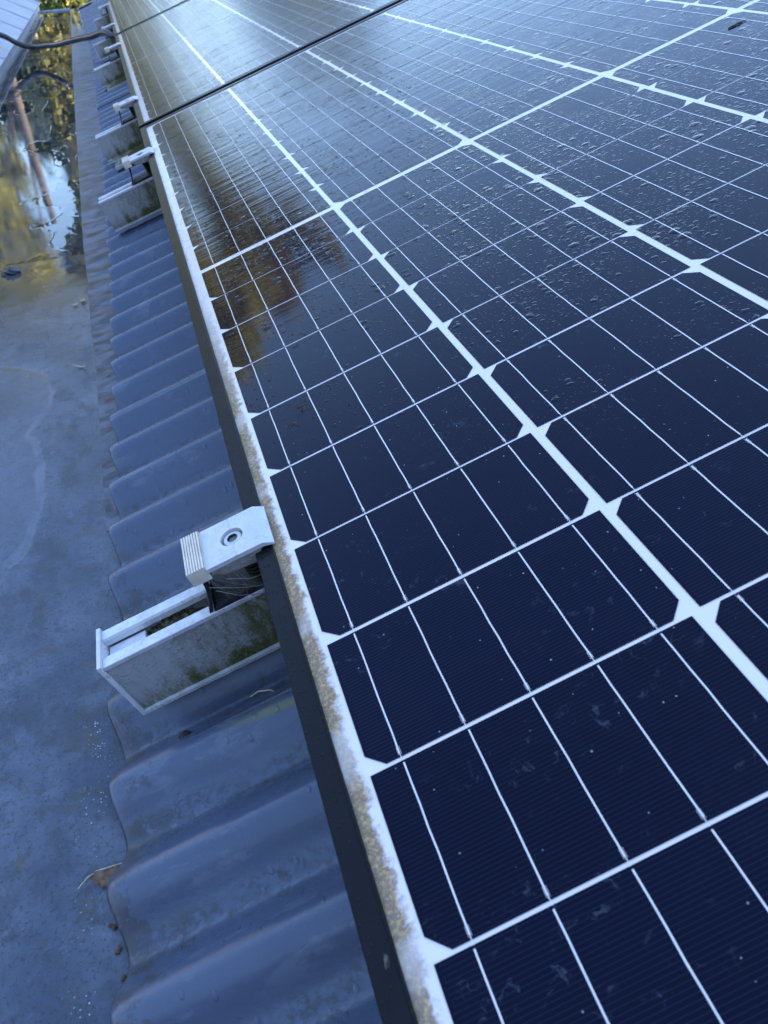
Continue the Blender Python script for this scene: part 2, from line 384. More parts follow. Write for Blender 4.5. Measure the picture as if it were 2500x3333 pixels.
# ------------------------------------------------------------------ corrugated roof
PITCH, CREST0 = 69.5, -159.
EV = [-1400, -650, -580, -508, -148, 66, 276, 615, 1173, 1726, 2186, 3006, 3874, 4640, 6300]
EU = [-181, -184, -185.5, -182, -173, -165, -162, -157.5, -156, -158, -162.6, -168, -182, -208, -258]
def edge_u(v): return np.interp(v, EV, EU)
V_END = 6290.
roof = empty('corrugated_roof', pw(0, 0, 0), PROT)
tag(roof, 'blue grey corrugated sheet roof slope carrying the solar panels', 'roof')
bounds = [-1390, -697, -24, 640, 1310, 1980, 2650, 3320, 3990, 4660, 5330, 6000, V_END]
for i in range(len(bounds)-1):
    a, b = bounds[i], bounds[i+1]
    a2 = a-(58 if i else 0)
    vv = np.linspace(a2, b, int((b-a2)/(4.2 if b < 1400 else 7)))
    uu = np.concatenate([np.array([0, 1.2, 3, 6, 10, 16, 24, 34, 46, 60, 80, 110, 150]), np.array([260, 600, 1400, 2600, 3950])])
    V, U = np.meshgrid(vv, uu, indexing='ij')
    e = edge_u(V)+1.8*vnoise(V/90, V*0+i, 3, 3)+((i*37) % 5-2)*.5
    lift = .9*(i % 2)+1.1*np.clip((a+8-V)/30, 0, 1)*(1 if i else 0)
    Nn = -103.5+10.6*np.cos(2*np.pi*(V-CREST0)/PITCH)+lift+.5*vnoise(V/120, U/160, 9, 2)
    tip = np.exp(-U/5.)*1.6                                    # the cut edge droops a little
    Uu = e+U*(1-.0)+.0
    Nn = Nn-tip
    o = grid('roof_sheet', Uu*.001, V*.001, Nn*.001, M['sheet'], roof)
    so_ = o.modifiers.new('thickness', 'SOLIDIFY'); so_.thickness = .0026; so_.offset = -1
g = MB(); g.box(-262, 3950, V_END, V_END+60, -150, -84); g.build('gable_trim', M['trim'], roof, 1)
g = MB(); g.box(-250, -150, V_END-60, V_END-6, -122, -84); g.build('dark_bar', M['dark'], roof, 2)  # plain black bar in the dark opening under the sheet ends
g = MB(); g.box(3900, 4100, -1390, V_END, -190, -80); g.build('ridge_cap', M['trim'], roof, 5)
# walls of the building under the two roof slopes
bw = empty('house_wall', (0, 2.4, -3.6)); tag(bw, 'pale rendered house wall under the roof slopes and gutter', 'wall')
g = MB(1); g.box(-3.4, 3.6, -3.6, 3.8, 0, 3.28); g.build('wall', M['wall'], bw)
nh = empty('sun_block_house', (12.6, -3.5, -3.6)); tag(nh, 'tall unseen house added beside the ridge to keep the roof in shade', 'house')  # added out of view to block the sun from the roof
g = MB(1); g.box(-4, 4, -9, 9, 0, 9.6); g.build('wall', M['brick'], nh)
g = MB(1); g.prism([(-4.4, 9.6), (4.4, 9.6), (0, 12)], -9.4, 9.4, 1); g.build('roof', M['tiles'], nh)
bh = empty('back_block_house', (-3, -12.5, -3.6)); tag(bh, 'unseen dark brick house added behind the camera to cut light from the back', 'house')  # added out of view so less light comes from behind the camera
g = MB(1); g.box(-9, 9, -4, 4, 0, 8.6); g.build('wall', M['brick'], bh)
g = MB(1); g.prism([(-4.4, 8.6), (4.4, 8.6), (0, 11.4)], -9.4, 9.4, 0); g.build('roof', M['tiles'], bh)

# ------------------------------------------------------------------ valley gutter: wet membrane, flashing strip, water
Z0 = -.164
FV = [-1400, -700, -200, 89, 205, 326, 493, 697, 1457, 3006, 5935, 6300]
FX = [-147, -147, -147, -152, -154, -160, -163, -171, -187, -220, -270, -277]
def flash_x(v): return np.interp(v, FV, FX)
gut = empty('valley_gutter', (0, 0, Z0)); tag(gut, 'grey wet membrane valley gutter running beside the sheet ends', 'gutter')
ys = np.concatenate([np.arange(-1300, -720, 30), np.arange(-720, 1300, 3.2), np.arange(1300, 2600, 8), np.arange(2600, 6420, 20)])
xs = np.concatenate([np.arange(-505, -330, 14), np.arange(-330, -133, 2.6), np.array([-125, -100])])
Y, X = np.meshgrid(ys, xs, indexing='ij')
def sstep(a, b, x): t = np.clip((x-a)/(b-a), 0, 1); return t*t*(3-2*t)
# shore of the standing water: left limit as a function of y
LY = [660, 684, 700, 721, 773, 796, 862, 889, 925, 936, 950, 986, 1001, 1010, 1060, 1105, 1154, 1200, 1300, 1384, 1508, 1600, 1805, 1900, 2530, 2777, 3085, 3200, 6400]
LX = [-165, -176, -195, -197, -207, -203, -223, -216, -200, -193, -204, -222, -241, -255, -258, -249, -214, -200, -190, -193, -226, -290, -330, -420, -480, -500, -520, -520, -520]
shore = np.interp(Y, LY, LX)
depth = (X-shore)*.05+3.2*vnoise(X/34, Y/70, 21, 3)*sstep(650, 760, Y)
depth = np.where(Y < 655, -6, depth)
isl = vnoise(X/80, Y/260, 5, 3)
depth = depth-sstep(1150, 1500, Y)*9*np.clip(isl-.02, 0, 1)*14
H = np.clip(-depth*.3, -1.5, .4)*sstep(600, 700, Y)
H = H+.35*vnoise(X/40, Y/60, 2, 3)*(Y < 700)
H = H+np.clip((-X-470)/35, 0, 1)**2*5
# dried pond with a pale tide ring, seen left of the sheet ends
P1 = np.array([(-330, 232), (-279, 224), (-260, 221), (-240, 206), (-222, 181), (-208, 145), (-204, 118), (-209, 76), (-223, 48), (-229, 25), (-218, 3), (-212, -47), (-207, -108), (-211, -154), (-222, -200), (-245, -245), (-330, -260)], float)
wob = np.stack([X+5*vnoise(X/20, Y/24, 31, 3), Y+5*vnoise(X/20, Y/24, 32, 3)], -1)
dmin = np.full(X.shape, 1e9)
for (p, q) in zip(P1[:-1], P1[1:]):
    d = q-p; t = np.clip(((wob-p)@d)/(d@d), 0, 1); dmin = np.minimum(dmin, np.linalg.norm(wob-(p+t[..., None]*d), axis=-1))
inside = np.zeros(X.shape, bool)
PX, PY = wob[..., 0], wob[..., 1]
for (p, q) in zip(P1, np.roll(P1, -1, 0)):
    c_ = ((p[1] > PY) != (q[1] > PY))
    xi = (q[0]-p[0])*(PY-p[1])/(q[1]-p[1]+1e-9)+p[0]
    inside ^= c_ & (PX < xi)
ring = np.where(inside, np.clip(1-dmin/(7+5*sstep(60, 0, Y)), 0, 1), np.clip(1-dmin/1.2, 0, 1))
ring = sstep(.1, .5, ring)*(.55+.45*(Y < 230))
pond = np.where(inside, sstep(3, 12, dmin), 0.)*sstep(-240, -120, Y)*(.75+.25*vnoise(X/22, Y/30, 8, 3))
stain = np.where(inside, np.exp(-dmin/6.)*sstep(120, 190, Y), 0)+.75*np.clip(vnoise(X/45, Y/70, 14, 4)+.1, 0, 1)*sstep(470, 560, Y)*sstep(760, 640, Y)
stain = np.clip(stain+.9*np.exp(-np.abs(X-flash_x(Y)-3)/4)*sstep(520, 640, Y), 0, 1)
wetm = sstep(230, 640, Y)*.9+.12+.2*np.clip(vnoise(X/60, Y/80, 4, 3), -1, 1)*(Y < 300)
wetm = np.where(inside & (Y < 235), .62, wetm)
wetm = np.clip(wetm+.12*vnoise(X/35, Y/80, 40, 3)*(Y > 300), 0, .97)
grain = np.exp(-np.abs(X-flash_x(Y)+12+4*vnoise(X*0, Y/30, 3, 2))/8)*(Y < -430)*np.clip(vnoise(X/12, Y/25, 6, 3)*2+.1, 0, 1)*.9
grain = np.clip(grain, 0, 1)
grid('membrane', X*.001, Y*.001, H*.001, M['membrane'], gut, dict(pond=pond, ring=ring, stain=stain, wet=wetm, grain=grain))
# coated strip lapping up under the sheet ends, waved like them
ys2 = np.concatenate([np.arange(-200, 1400, 5), np.arange(1400, 6290, 8)])
tt = np.linspace(0, 1, 15)
Vs, T = np.meshgrid(ys2, tt, indexing='ij')
ox = flash_x(Vs)
eu = edge_u(Vs)+26
ix = eu*cT+115.5*sT; iz = eu*sT-115.5*cT
wave = np.cos(2*np.pi*(Vs-CREST0)/PITCH)
lump = vnoise(Vs/150, T*2, 77, 3)
Xs = ox+(ix-ox)*T+3*vnoise(Vs/40, T*3, 12, 3)*(T > .05)*(T < .9)
Zs = Z0*1000+(iz-Z0*1000)*T**1.25+.6+(2.6*wave*np.sin(np.clip(T*1.25, 0, 1)*math.pi*.5)+2.2*lump)*sstep(.02, .35, T)
fl = grid('flashing_strip', Xs*.001, Vs*.001, (Zs-Z0*1000)*.001, M['flash'], gut)
g = MB(); g.box(-505, -276, 6290, 6330, -4, 9); g.build('end_lip', M['trim'], gut, 2)
# standing water
Yw, Xw = np.meshgrid(np.linspace(650, 6285, 60), np.linspace(-504, -140, 8), indexing='ij')
wv = MB(1)
wat = grid('puddle', Xw*.001, Yw*.001, Xw*0+Z0+.0003, M['water']); tag(wat, 'clear standing rain water in the valley gutter', 'puddle', kind='structure')

# ------------------------------------------------------------------ the opposite roof
opp = empty('metal_roof', (-.505, 0, Z0)); tag(opp, 'lavender grey metal roof slope with flat ribs across the gutter', 'roof')
g = MB(); g.prism([(-506, 0), (-508, 42), (-500, 44), (-498, 0)], -1300, 6530, 1)
for i in range(len(g.v)): g.v[i] = (g.v[i][0]+505-3, g.v[i][1], g.v[i][2])
g.build('fascia', M['trim'], opp, 1)
SL = math.tan(R(27))
g = MB(); g.prism([(18, 40), (18, 46), (-2800, 46+2818*SL), (-2800, 38+2818*SL)], -1300, 6533, 1)
g.build('roof_panel', M['metalroof'], opp)
for y in np.arange(-1100, 6500, 620):
    g = MB(); g.prism([(y-26, 0), (y-14, 7), (y+14, 7), (y+26, 0)], 0, 3100, 0)
    o = g.build('roof_rib', M['metalroof'], opp); o.rotation_euler = (0, math.atan(SL)+math.pi, 0) if False else (0, 0, 0)
    me = o.data
    for v in me.vertices:
        s_, yy, hh = v.co.x, v.co.y, v.co.z
        v.co = (.016-s_*math.cos(R(27)), yy, .0465+s_*math.sin(R(27))+hh)
    me.update()
g = MB(); g.prism([(16, 44), (16, 60), (-2800, 60+2816*SL), (-2800, 40+2816*SL)], 6533, 6560, 1); g.build('gable_trim', M['trim'], opp)

# ------------------------------------------------------------------ solar panels
CW, CH, GU, GV, GC = 156.75, 78.375, 5.64, 1.9, 10.
HALFL = 829.; UL, UR = -23.5, 6*CW+5*GU+23.5
def make_panel():
    root = empty('solar_panel', (0, 0, 0), PROT)
    # aluminium frame: four bars with a top lip
    fr = MB()
    lip = 12.
    prof = lambda o, s: [(o, -30), (o, .2), (o+s*.6, .8), (o+s*(lip-1.6), .8), (o+s*(lip-1.2), 1.2), (o+s*(lip-.2), 1.1), (o+s*lip, .1), (o+s*lip, -2), (o+s*2, -2), (o+s*2, -28.5), (o+s*24, -28.5), (o+s*24, -30)]
    fr.prism(prof(UL, 1), -HALFL, HALFL, 1); fr.prism(prof(UR, -1), -HALFL, HALFL, 1)
    fr.prism(prof(-HALFL, 1), UL+lip+.01, UR-lip-.01, 0); fr.prism(prof(HALFL, -1), UL+lip+.01, UR-lip-.01, 0)
    fr.build('frame', M['frame'], root)
    b = MB(); b.box(UL+lip-.1, UR-lip+.1, -HALFL+lip-.1, HALFL-lip+.1, -4, -.4); b.build('backsheet', M['back'], root)
    cl = MB(); uvs = []; rb = MB()
    ch = 8.2
    for k in range(6):
        u0 = k*(CW+GU)
        for half in (-1, 1):
            for i in range(10):
                if half < 0: v1 = -GC/2-i*(CH+GV); v0 = v1-CH
                else: v0 = GC/2+i*(CH+GV); v1 = v0+CH
                low = (k % 2 == 0) == (half < 0)            # chamfered corners face away from / towards the centre in turn
                u1 = u0+CW
                if low: ps = [(u0+ch, v0), (u1-ch, v0), (u1, v0+ch), (u1, v1), (u0, v1), (u0, v0+ch)]
                else: ps = [(u0, v0), (u1, v0), (u1, v1-ch), (u1-ch, v1), (u0+ch, v1), (u0, v1-ch)]
                j = [(random.uniform(-.25, .25), random.uniform(-.2, .2))]*6
                cl.add([(p[0]+q[0], p[1]+q[1], -.05) for p, q in zip(ps, j)], [tuple(range(6))])
                uvs += [(p[0]-u0, p[1]-v0) for p in ps]
                for bb in range(5):
                    c = u0+CW*(bb+.5)/5+random.uniform(-.3, .3)
                    # ribbon, thinned where it dips through the gap, with a solder pad at one end
                    segs = 7; pts = []
                    for s_ in range(segs+1):
                        vv = v0+1.5+(CH-3)*s_/segs; pts.append((c+random.uniform(-.16, .16), vv))
                    for (a_, b_) in zip(pts[:-1], pts[1:]):
                        wd = .36
                        rb.add([(a_[0]-wd, a_[1], .25), (a_[0]+wd, a_[1], .25), (b_[0]+wd, b_[1], .25), (b_[0]-wd, b_[1], .25)], [(0, 1, 2, 3)])
                    rb.add([(c-.16, v0-2.2, .25), (c+.16, v0-2.2, .25), (c+.16, v0+1.5, .25), (c-.16, v0+1.5, .25)], [(0, 1, 2, 3)])
                    pv0, pv1 = (v0+.8, v0+5) if low else (v1-5, v1-.8)
                    rb.add([(c-.75, pv0, .2), (c-.62, pv0, .2), (c-.62, pv1, .2), (c-.75, pv1, .2)], [(0, 1, 2, 3)])
                    rb.add([(c+.62, pv0, .2), (c+.75, pv0, .2), (c+.75, pv1, .2), (c+.62, pv1, .2)], [(0, 1, 2, 3)])
    o = cl.build('solar_cells', M['cell'], root)
    me = o.data; uvl = me.uv_layers.new(name='UVMap')
    for p in me.polygons:
        for li in p.loop_indices: uvl.data[li].uv = uvs[me.loops[li].vertex_index]
    rb.build('busbar_ribbons', M['ribbon'], root)
    return root
PP = 1682.
pan = make_panel()
labels = ['nearest dark blue solar panel filling the right side of the photo', 'second solar panel beyond the first black gap, mirroring bright sky', 'third solar panel beyond the second black gap, in the far corner']
for i in range(3):
    o = pan if i == 0 else copy_tree(pan)
    o.location = pw(0, PP*i, 0)
    tag(o, labels[i], 'solar panel', 'solar panels in a row on the roof')

# ------------------------------------------------------------------ mounting rails
RAILS = [-455, 611, 1139, 2197, 2886, 3920]
RU = [-148, -136, -137, -131, -125, -117]
def make_rail(u0, plate, capped):
    root = empty('mounting_rail', (0, 0, 0), PROT)
    u1 = 960.
    hw = 16.
    body = MB()
    body.box(u0+3, u1, -hw, -hw+2.4, -80, -31.5)
    body.box(u0+3, u1, hw-2.4, hw, -80, -31.5)
    body.box(u0+3, u1, -hw+2.4, hw-2.4, -60, -57.5)
    body.build('web', M['rail'], root, .3)
    tp = MB()
    for sgn in (-1, 1):
        pr = [(sgn*(hw+.8), -33.4), (sgn*(hw+.8), -30.4), (sgn*(hw+.3), -30), (sgn*(hw-7.6), -30), (sgn*(hw-8.6), -31.6), (sgn*(hw-8.6), -36), (sgn*(hw-6.6), -36), (sgn*(hw-6.6), -33.4)]
        tp.prism(pr, u0+3, u1, 0)
    tp.build('top_flange', M['railtop'], root, .25)
    bt = MB(); bt.box(u0+3, u1, -hw-2.6, hw+2.6, -83, -80); bt.build('bottom_flange', M['railtop'], root, .4)
    if capped:
        cp = MB(); cp.box(u0, u0+2.9, -hw-2.2, hw+2.6, -83.5, -27.6); cp.build('end_cap', M['cap'], root, .8)
    ins = MB(); ins.box(u0+4, u0+30, -7, 7, -40, -37.4); ins.build('insert_plate', M['cap'], root, .3)
    # moss and silt lying in the channel
    ms = MB(); nx, ny = 46, 9
    vs = []
    for i in range(nx):
        for j in range(ny):
            x = u0+28+i*2.1; y = -13.4+26.8*j/(ny-1)
            hgt = -57+17*math.exp(-((x-u0-46)/30)**2)*(.75+.3*random.random())+2*random.random()
            vs.append((x, y, hgt))
    fs = [(i*ny+j, (i+1)*ny+j, (i+1)*ny+j+1, i*ny+j+1) for i in range(nx-1) for j in range(ny-1)]
    ms.add(vs, fs); ms.build('moss_bed', M['moss'], root)
    if plate:
        pl = MB(); pl.prism([(-hw-2.7, -82), (-hw-2.7, -79), (-hw-38, -93), (-hw-46, -92), (-hw-46, -95), (-hw-38, -96)], u0+14, u1, 0)
        pl.build('foot_plate', M['rail'], root, .3)
        pl = MB(); pl.prism([(-hw-46.2, -96), (-hw-46.2, -88.5), (-hw-51, -88.5), (-hw-51, -96)], u0+14, u1, 0)
        pl.build('plate_rim', M['railtop'], root, .5)
    for uf in (u0+112, u0+520):
        ft = MB(); ft.box(uf, uf+40, -hw, hw, -94, -83.2); ft.build('rubber_pad', M['dark'], root, 1)
    return root
rl = ['white capped mossy rail end nearest the camera, in front of the first clamp', 'second rail with a broad grey green side, under the near panel', 'grooved mossy rail by the first black gap, with a foot plate',
      'short green rail under the second panel, with a pale foot plate', 'pale grey rail beside the black conduit', 'farthest small green rail near the roof corner']
for i, v in enumerate(RAILS):
    o = make_rail(RU[i], i in (2, 3, 5), i in (0, 4))
    o.location = pw(0, v, 0)
    tag(o, rl[i], 'rail', 'mounting rails sticking out below the panels')

# ------------------------------------------------------------------ end clamps
def make_clamp():
    root = empty('end_clamp', (0, 0, 0), PROT)
    hv = 19.
    # top plate with a round recess for the bolt
    b = MB(); n0, n1 = 3.2, 6.2
    u0, u1 = -53., -16.
    ucx, r = -33.5, 7.6
    seg = 40
    cor = [math.atan2(sv*hv, uu-ucx) for uu in (u0, u1) for sv in (-1, 1)]
    ang = sorted([2*math.pi*i/seg-math.pi for i in range(seg)]+cor)
    ci, oi = [], []
    for t in ang:
        c, s_ = math.cos(t), math.sin(t)
        k = min(((u1-ucx)/c if c > 0 else (u0-ucx)/c) if abs(c) > 1e-9 else 1e9, hv/abs(s_) if abs(s_) > 1e-9 else 1e9)
        ci.append((ucx+r*c, r*s_)); oi.append((ucx+k*c, k*s_))
    n = len(ang); vs = [(*p, n1) for p in ci]+[(*p, n1) for p in oi]+[(*p, n0) for p in ci]+[(*p, n0) for p in oi]
    fs = []
    for i in range(n):
        j = (i+1) % n
        fs += [(i, j, n+j, n+i), (2*n+j, 2*n+i, 3*n+i, 3*n+j), (j, i, 2*n+i, 2*n+j), (n+i, n+j, 3*n+j, 3*n+i)]
    b.add(vs, fs)
    # bent lip over the frame and the web under the plate
    b.prism([(-16, 6.2), (-9.6, 2.6), (-9.6, 1.3), (-16, 3.2)], -hv, hv, 1)
    b.build('clamp_plate', M['alu'], root)
    g = MB(); g.box(-33.7, -33.3, -hv+.3, -8, 6.25, 6.5); g.box(-33.7, -33.3, 8, hv-.3, 6.25, 6.5); g.build('score_line', M['cap'], root)
    wb = MB(); wb.prism([(-52.5, 3.1), (-17, 3.1), (-25, -6), (-46, -3.5)], -hv+.4, hv-.4, 1); wb.build('clamp_web', mossy_web, root, .5)
    rbk = MB()
    pr = [(-65.5, -2.), (-65.5, 8)]
    for i in range(7):
        a = -65.3+i*1.74; pr += [(a, 8.8), (a+1., 8.8), (a+1.25, 7.4), (a+1.65, 7.4)]
    pr += [(-53.1, 8.3), (-53.1, -2)]
    rbk.prism(pr, -hv+.5, hv-1, 1); rbk.build('ribbed_block', M['rib'], root)
    bt = MB(); sg = 32
    def ringp(rr, nn, k=sg, ph=0): return [(ucx+rr*math.cos(2*math.pi*i/k+ph), rr*math.sin(2*math.pi*i/k+ph), nn) for i in range(k)]
    vs = ringp(6.1, 1.5)+ringp(6.1, 4.6)+ringp(5.6, 5.1)+ringp(3.5, 5.1)
    fs = [(k*sg+i, k*sg+(i+1) % sg, (k+1)*sg+(i+1) % sg, (k+1)*sg+i) for k in range(3) for i in range(sg)]
    bt.add(vs, fs); bo = bt.build('bolt_head', M['steel'], root)
    hx = MB(); vs = ringp(4.0, 5.14, 6)+ringp(3.6, 1.6, 6)
    hx.add(vs, [(i, (i+1) % 6, 6+(i+1) % 6, 6+i) for i in range(6)]+[tuple(range(6, 12))]); hx.build('hex_socket', M['socket'], bo)
    rg = MB(); rg.add(ringp(7.5, 2.2)+ringp(6.2, 2.2), [(i, (i+1) % sg, sg+(i+1) % sg, sg+i) for i in range(sg)]); rg.build('recess_floor', M['socket'], root)
    lg = MB()
    cv = [(-57, -1.5), (-59, -6), (-60, -12), (-62.5, -20), (-67, -29.6)]
    lg.prism([(a, b) for a, b in cv]+[(a-2.4, b-.2) for a, b in reversed(cv)], -14.5, 14.5, 1)
    lg.build('strut', M['dark'], root)
    sp = MB()
    pts = [(-31+6*math.cos(t), 6*math.sin(t), -5-25*t/(2*math.pi*8)) for t in np.linspace(0, 2*math.pi*8, 120)]
    sp.tube(pts, 1.1, 6); sp.build('spring', M['dark'], root)
    bs = MB(); bs.tube([(-33.5, 0, -4), (-33.5, 0, -40)], 3.6, 14); bs.build('bolt_shaft', M['dark'], root)
    bd = MB(); bd.prism([(-66, -29.8), (-63, -26.5), (-26, -25), (-22, -29.8)], -15.5, 15.5, 1); bd.build('base_shoe', M['dark'], root, .6)
    return root
mossy_web = mat_alu('clamp_side', (.33, .33, .33), .35, .5, .2)
cl0 = make_clamp()
cls = ['large white end clamp nearest the camera, with hex bolt and ribbed block', 'white clamp on the near panel edge, above the broad grey green rail', 'white clamp just past the first black gap',
       'small white clamp above the short green rail with a pale foot plate', 'small white clamp where the black conduit goes under the panels', 'farthest tiny white clamp near the roof corner']
for i, v in enumerate(RAILS):
    o = cl0 if i == 0 else copy_tree(cl0)
    o.location = pw(0, v-(1 if i == 0 else 0), 0)
    tag(o, cls[i], 'clamp', 'end clamps along the panel edge')

# cobweb of dry threads under the first clamp
g = MB(); rr = random.Random(3)
for i in range(16):
    a = Vector((rr.uniform(-62, -40), -455+rr.uniform(-20, -14), rr.uniform(-8, 2))); b = Vector((rr.uniform(-58, -22), -455+rr.uniform(-24, -10), rr.uniform(-34, -16)))
    mid = (a+b)/2+Vector((rr.uniform(-5, 5), rr.uniform(-5, 3), rr.uniform(-6, 1)))
    g.tube([a, (a+mid)/2+Vector((0, 0, -1)), mid, (b+mid)/2, b], rr.choice([.05, .07, .1]), 4)
for p, q in (((-58, -476, -6), (-24, -474, -28)), ((-46, -477, -5), (-20, -472, -20)), ((-55, -478, -9), (-34, -474, -31))):
    g.tube([p, ((p[0]+q[0])/2, p[1]-2, (p[2]+q[2])/2+1), q], .22, 5)
o = g.build('cobweb', M['web']); o.location = (0, 0, 0); o.rotation_euler = PROT
tag(o, 'tangled pale cobweb threads hanging under the nearest clamp', 'cobweb')

# ------------------------------------------------------------------ conduit, leaves, debris
pipe_pts = [(-1.2, 3.78, .31), (-.9, 3.72, .16), (-.70, 3.62, .05), (-.585, 3.56, -.028), (-.50, 3.56, -.060), (-.455, 3.56, -.0900), (-.41, 3.55, -.108), (-.36, 3.50, -.110), (-.31, 3.40, -.099), (-.262, 3.28, -.0875), (-.20, 3.12, -.0650), (-.15, 3.02, -.050), (-.11, 2.94, -.040), (-.058, 2.86, -.024), (0., 2.80, -.034), (.2, 2.7, .0)]
def smooth_path(p, k=6):
    p = [Vector(q) for q in p]; out = []
    for i in range(len(p)-1):
        a, b, c, d = p[max(i-1, 0)], p[i], p[i+1], p[min(i+2, len(p)-1)]
        for j in range(k):
            t = j/k; out.append(.5*((2*b)+(c-a)*t+(2*a-5*b+4*c-d)*t*t+(3*b-a-3*c+d)*t**3))
    return out+[p[-1]]
g = MB(1); g.tube(smooth_path(pipe_pts), .0115, 14); o = g.build('cable_conduit', M['pipe'])
tag(o, 'black cable conduit sagging across the gutter from roof to roof', 'conduit')

def sheet_n(v): return -103.5+9.3*math.cos(2*math.pi*(v-CREST0)/PITCH)
# brown leaf with its stalk against the sheet end
lf = empty('dry_leaf', (-.152, -.556, Z0+.001)); lf.scale = (.72,)*3; tag(lf, 'curled brown dry leaf with a pale stalk beside the sheet end', 'leaf')
b = MB(); vs = []; nx, ny = 14, 8
out_w = [0, 5, 9, 11, 12.5, 13, 13, 12.2, 11.4, 10, 8.4, 6.5, 4, .5]
for i in range(nx):
    for j in range(ny):
        t = j/(ny-1); wdt = out_w[i]*(1+.12*math.sin(i*2.3))
        x = 14-i*2.2; y = 2.5-t*wdt; z = 9.5-t*8.5+1.2*math.sin(i*.8+t*3)+random.uniform(-.3, .3)
        vs.append((x, y, max(z, .4)))
b.add(vs, [(i*ny+j, (i+1)*ny+j, (i+1)*ny+j+1, i*ny+j+1) for i in range(nx-1) for j in range(ny-1)], True)
o = b.build('blade', M['leaf'], lf); md = o.modifiers.new('thickness', 'SOLIDIFY'); md.thickness = .0005
b = MB(); b.tube([(13, 2.8, 9.8), (0, 2.2, 10.5), (-8, 2.6, 10), (-17, 1.2, 6.5), (-26, -3, 1.2)], [.55, .7, .7, .6, .5], 8); b.build('stalk', M['straw'], lf)

def leaflet(name, x, y, z, ln, wd, rz, mat, label, cat, group=None, curl=3.):
    b = MB(); vs = []; n_ = 8
    for i in range(n_+1):
        t = i/n_; w_ = wd*math.sin(math.pi*min(t*.95+.03, 1))
        for s_ in (-1, 0, 1): vs.append(((t-.5)*ln, s_*w_, .5+curl*(t-.5)**2*4+abs(s_)*w_*.25))
    b.add(vs, [(i*3+j, (i+1)*3+j, (i+1)*3+j+1, i*3+j+1) for i in range(n_) for j in range(2)], True)
    o = b.build(name, mat); o.location = (x, y, z); o.rotation_euler = (0, 0, rz)
    md = o.modifiers.new('thickness', 'SOLIDIFY'); md.thickness = .0004
    return tag(o, label, cat, group)
leaflet('fallen_leaf', -.170, .416, Z0+.0008, 13, 4.5, 1.2, M['yleaf'], 'small yellow leaf on the gutter, closer to the flashing strip', 'leaf', 'small yellow leaves in the gutter')
leaflet('fallen_leaf', -.182, .404, Z0+.0008, 11, 3.5, .2, M['yleaf'], 'small pale yellow leaf on the gutter, left of the other yellow leaf', 'leaf', 'small yellow leaves in the gutter')
leaflet('fallen_leaf', -.173, .178, Z0+.0008, 24, 1.6, -.5, M['straw'], 'thin curled pale leaf lying on the bare grey membrane', 'leaf', None, 4)
# stalks of dry grass
p = [(-82, -476), (-76, -474), (-66, -480), (-63, -486)]
g = MB(); g.tube([(a, b, sheet_n(b)+1.2) for a, b in p], .55, 6); o = g.build('grass_stalk', M['straw']); o.rotation_euler = PROT
tag(o, 'pale bent grass stalk on the corrugated sheet below the near rail', 'stalk')
# seeds caught at the sheet edge
for i, (x, y) in enumerate(((-149, -583), (-152, -586.5), (-150, -588), (-147.5, -601), (-149, -603), (-146, -618))):
    bm = bmesh.new(); bmesh.ops.create_icosphere(bm, subdivisions=2, radius=1)
    for v in bm.verts: v.co = Vector((v.co.x*.0013, v.co.y*.0018, v.co.z*.001))*(1+.12*math.sin(v.co.x*9+i))*(1-.1*i % .3)
    me = bpy.data.meshes.new('seed'); bm.to_mesh(me); bm.free(); me.materials.append(M['seed'])
    o = bpy.data.objects.new('seed', me); col.objects.link(o); o.location = (x*.001, y*.001, Z0+.001); o.rotation_euler = (0, 0, i*1.1); o.scale = (.8+.25*(i % 3),)*3
    tag(o, 'tiny brown seed caught at the edge of the corrugated sheet', 'seed', 'brown seeds caught at the sheet edge')
# wet lump in the shallow water
bm = bmesh.new(); bmesh.ops.create_icosphere(bm, subdivisions=4, radius=1)
for v in bm.verts:
    c = v.co.copy(); k = 1+.22*math.sin(c.x*5+1)*math.cos(c.y*4)+.12*math.sin(c.z*9+c.x*7)
    v.co = Vector((c.x*.015*k, c.y*.012*k, max(c.z*.0085*k, -.002)))
for f in bm.faces: f.smooth = True
me = bpy.data.meshes.new('stone'); bm.to_mesh(me); bm.free(); me.materials.append(M['stone'])
o = bpy.data.objects.new('stone', me); col.objects.link(o); o.location = (-.2905, .605, Z0+.002)
tag(o, 'dark wet lump of stone lying in the gutter at the left edge', 'stone')
# screw hole in the sheet, put in as a small black dome
bm = bmesh.new(); bmesh.ops.create_icosphere(bm, subdivisions=3, radius=1)
for v in bm.verts: v.co = Vector((v.co.x*.0042*(1+.15*math.sin(v.co.y*6)), v.co.y*.0046, max(v.co.z, -.2)*.0026))
me = bpy.data.meshes.new('screw_hole'); bm.to_mesh(me); bm.free(); me.materials.append(M['dark'])
o = bpy.data.objects.new('screw_hole', me); col.objects.link(o); o.location = pw(-129.8, -487.6, sheet_n(-487.6)+.8); o.rotation_euler = PROT
tag(o, 'small black dome standing in for a screw hole in the corrugated sheet', 'screw_hole')

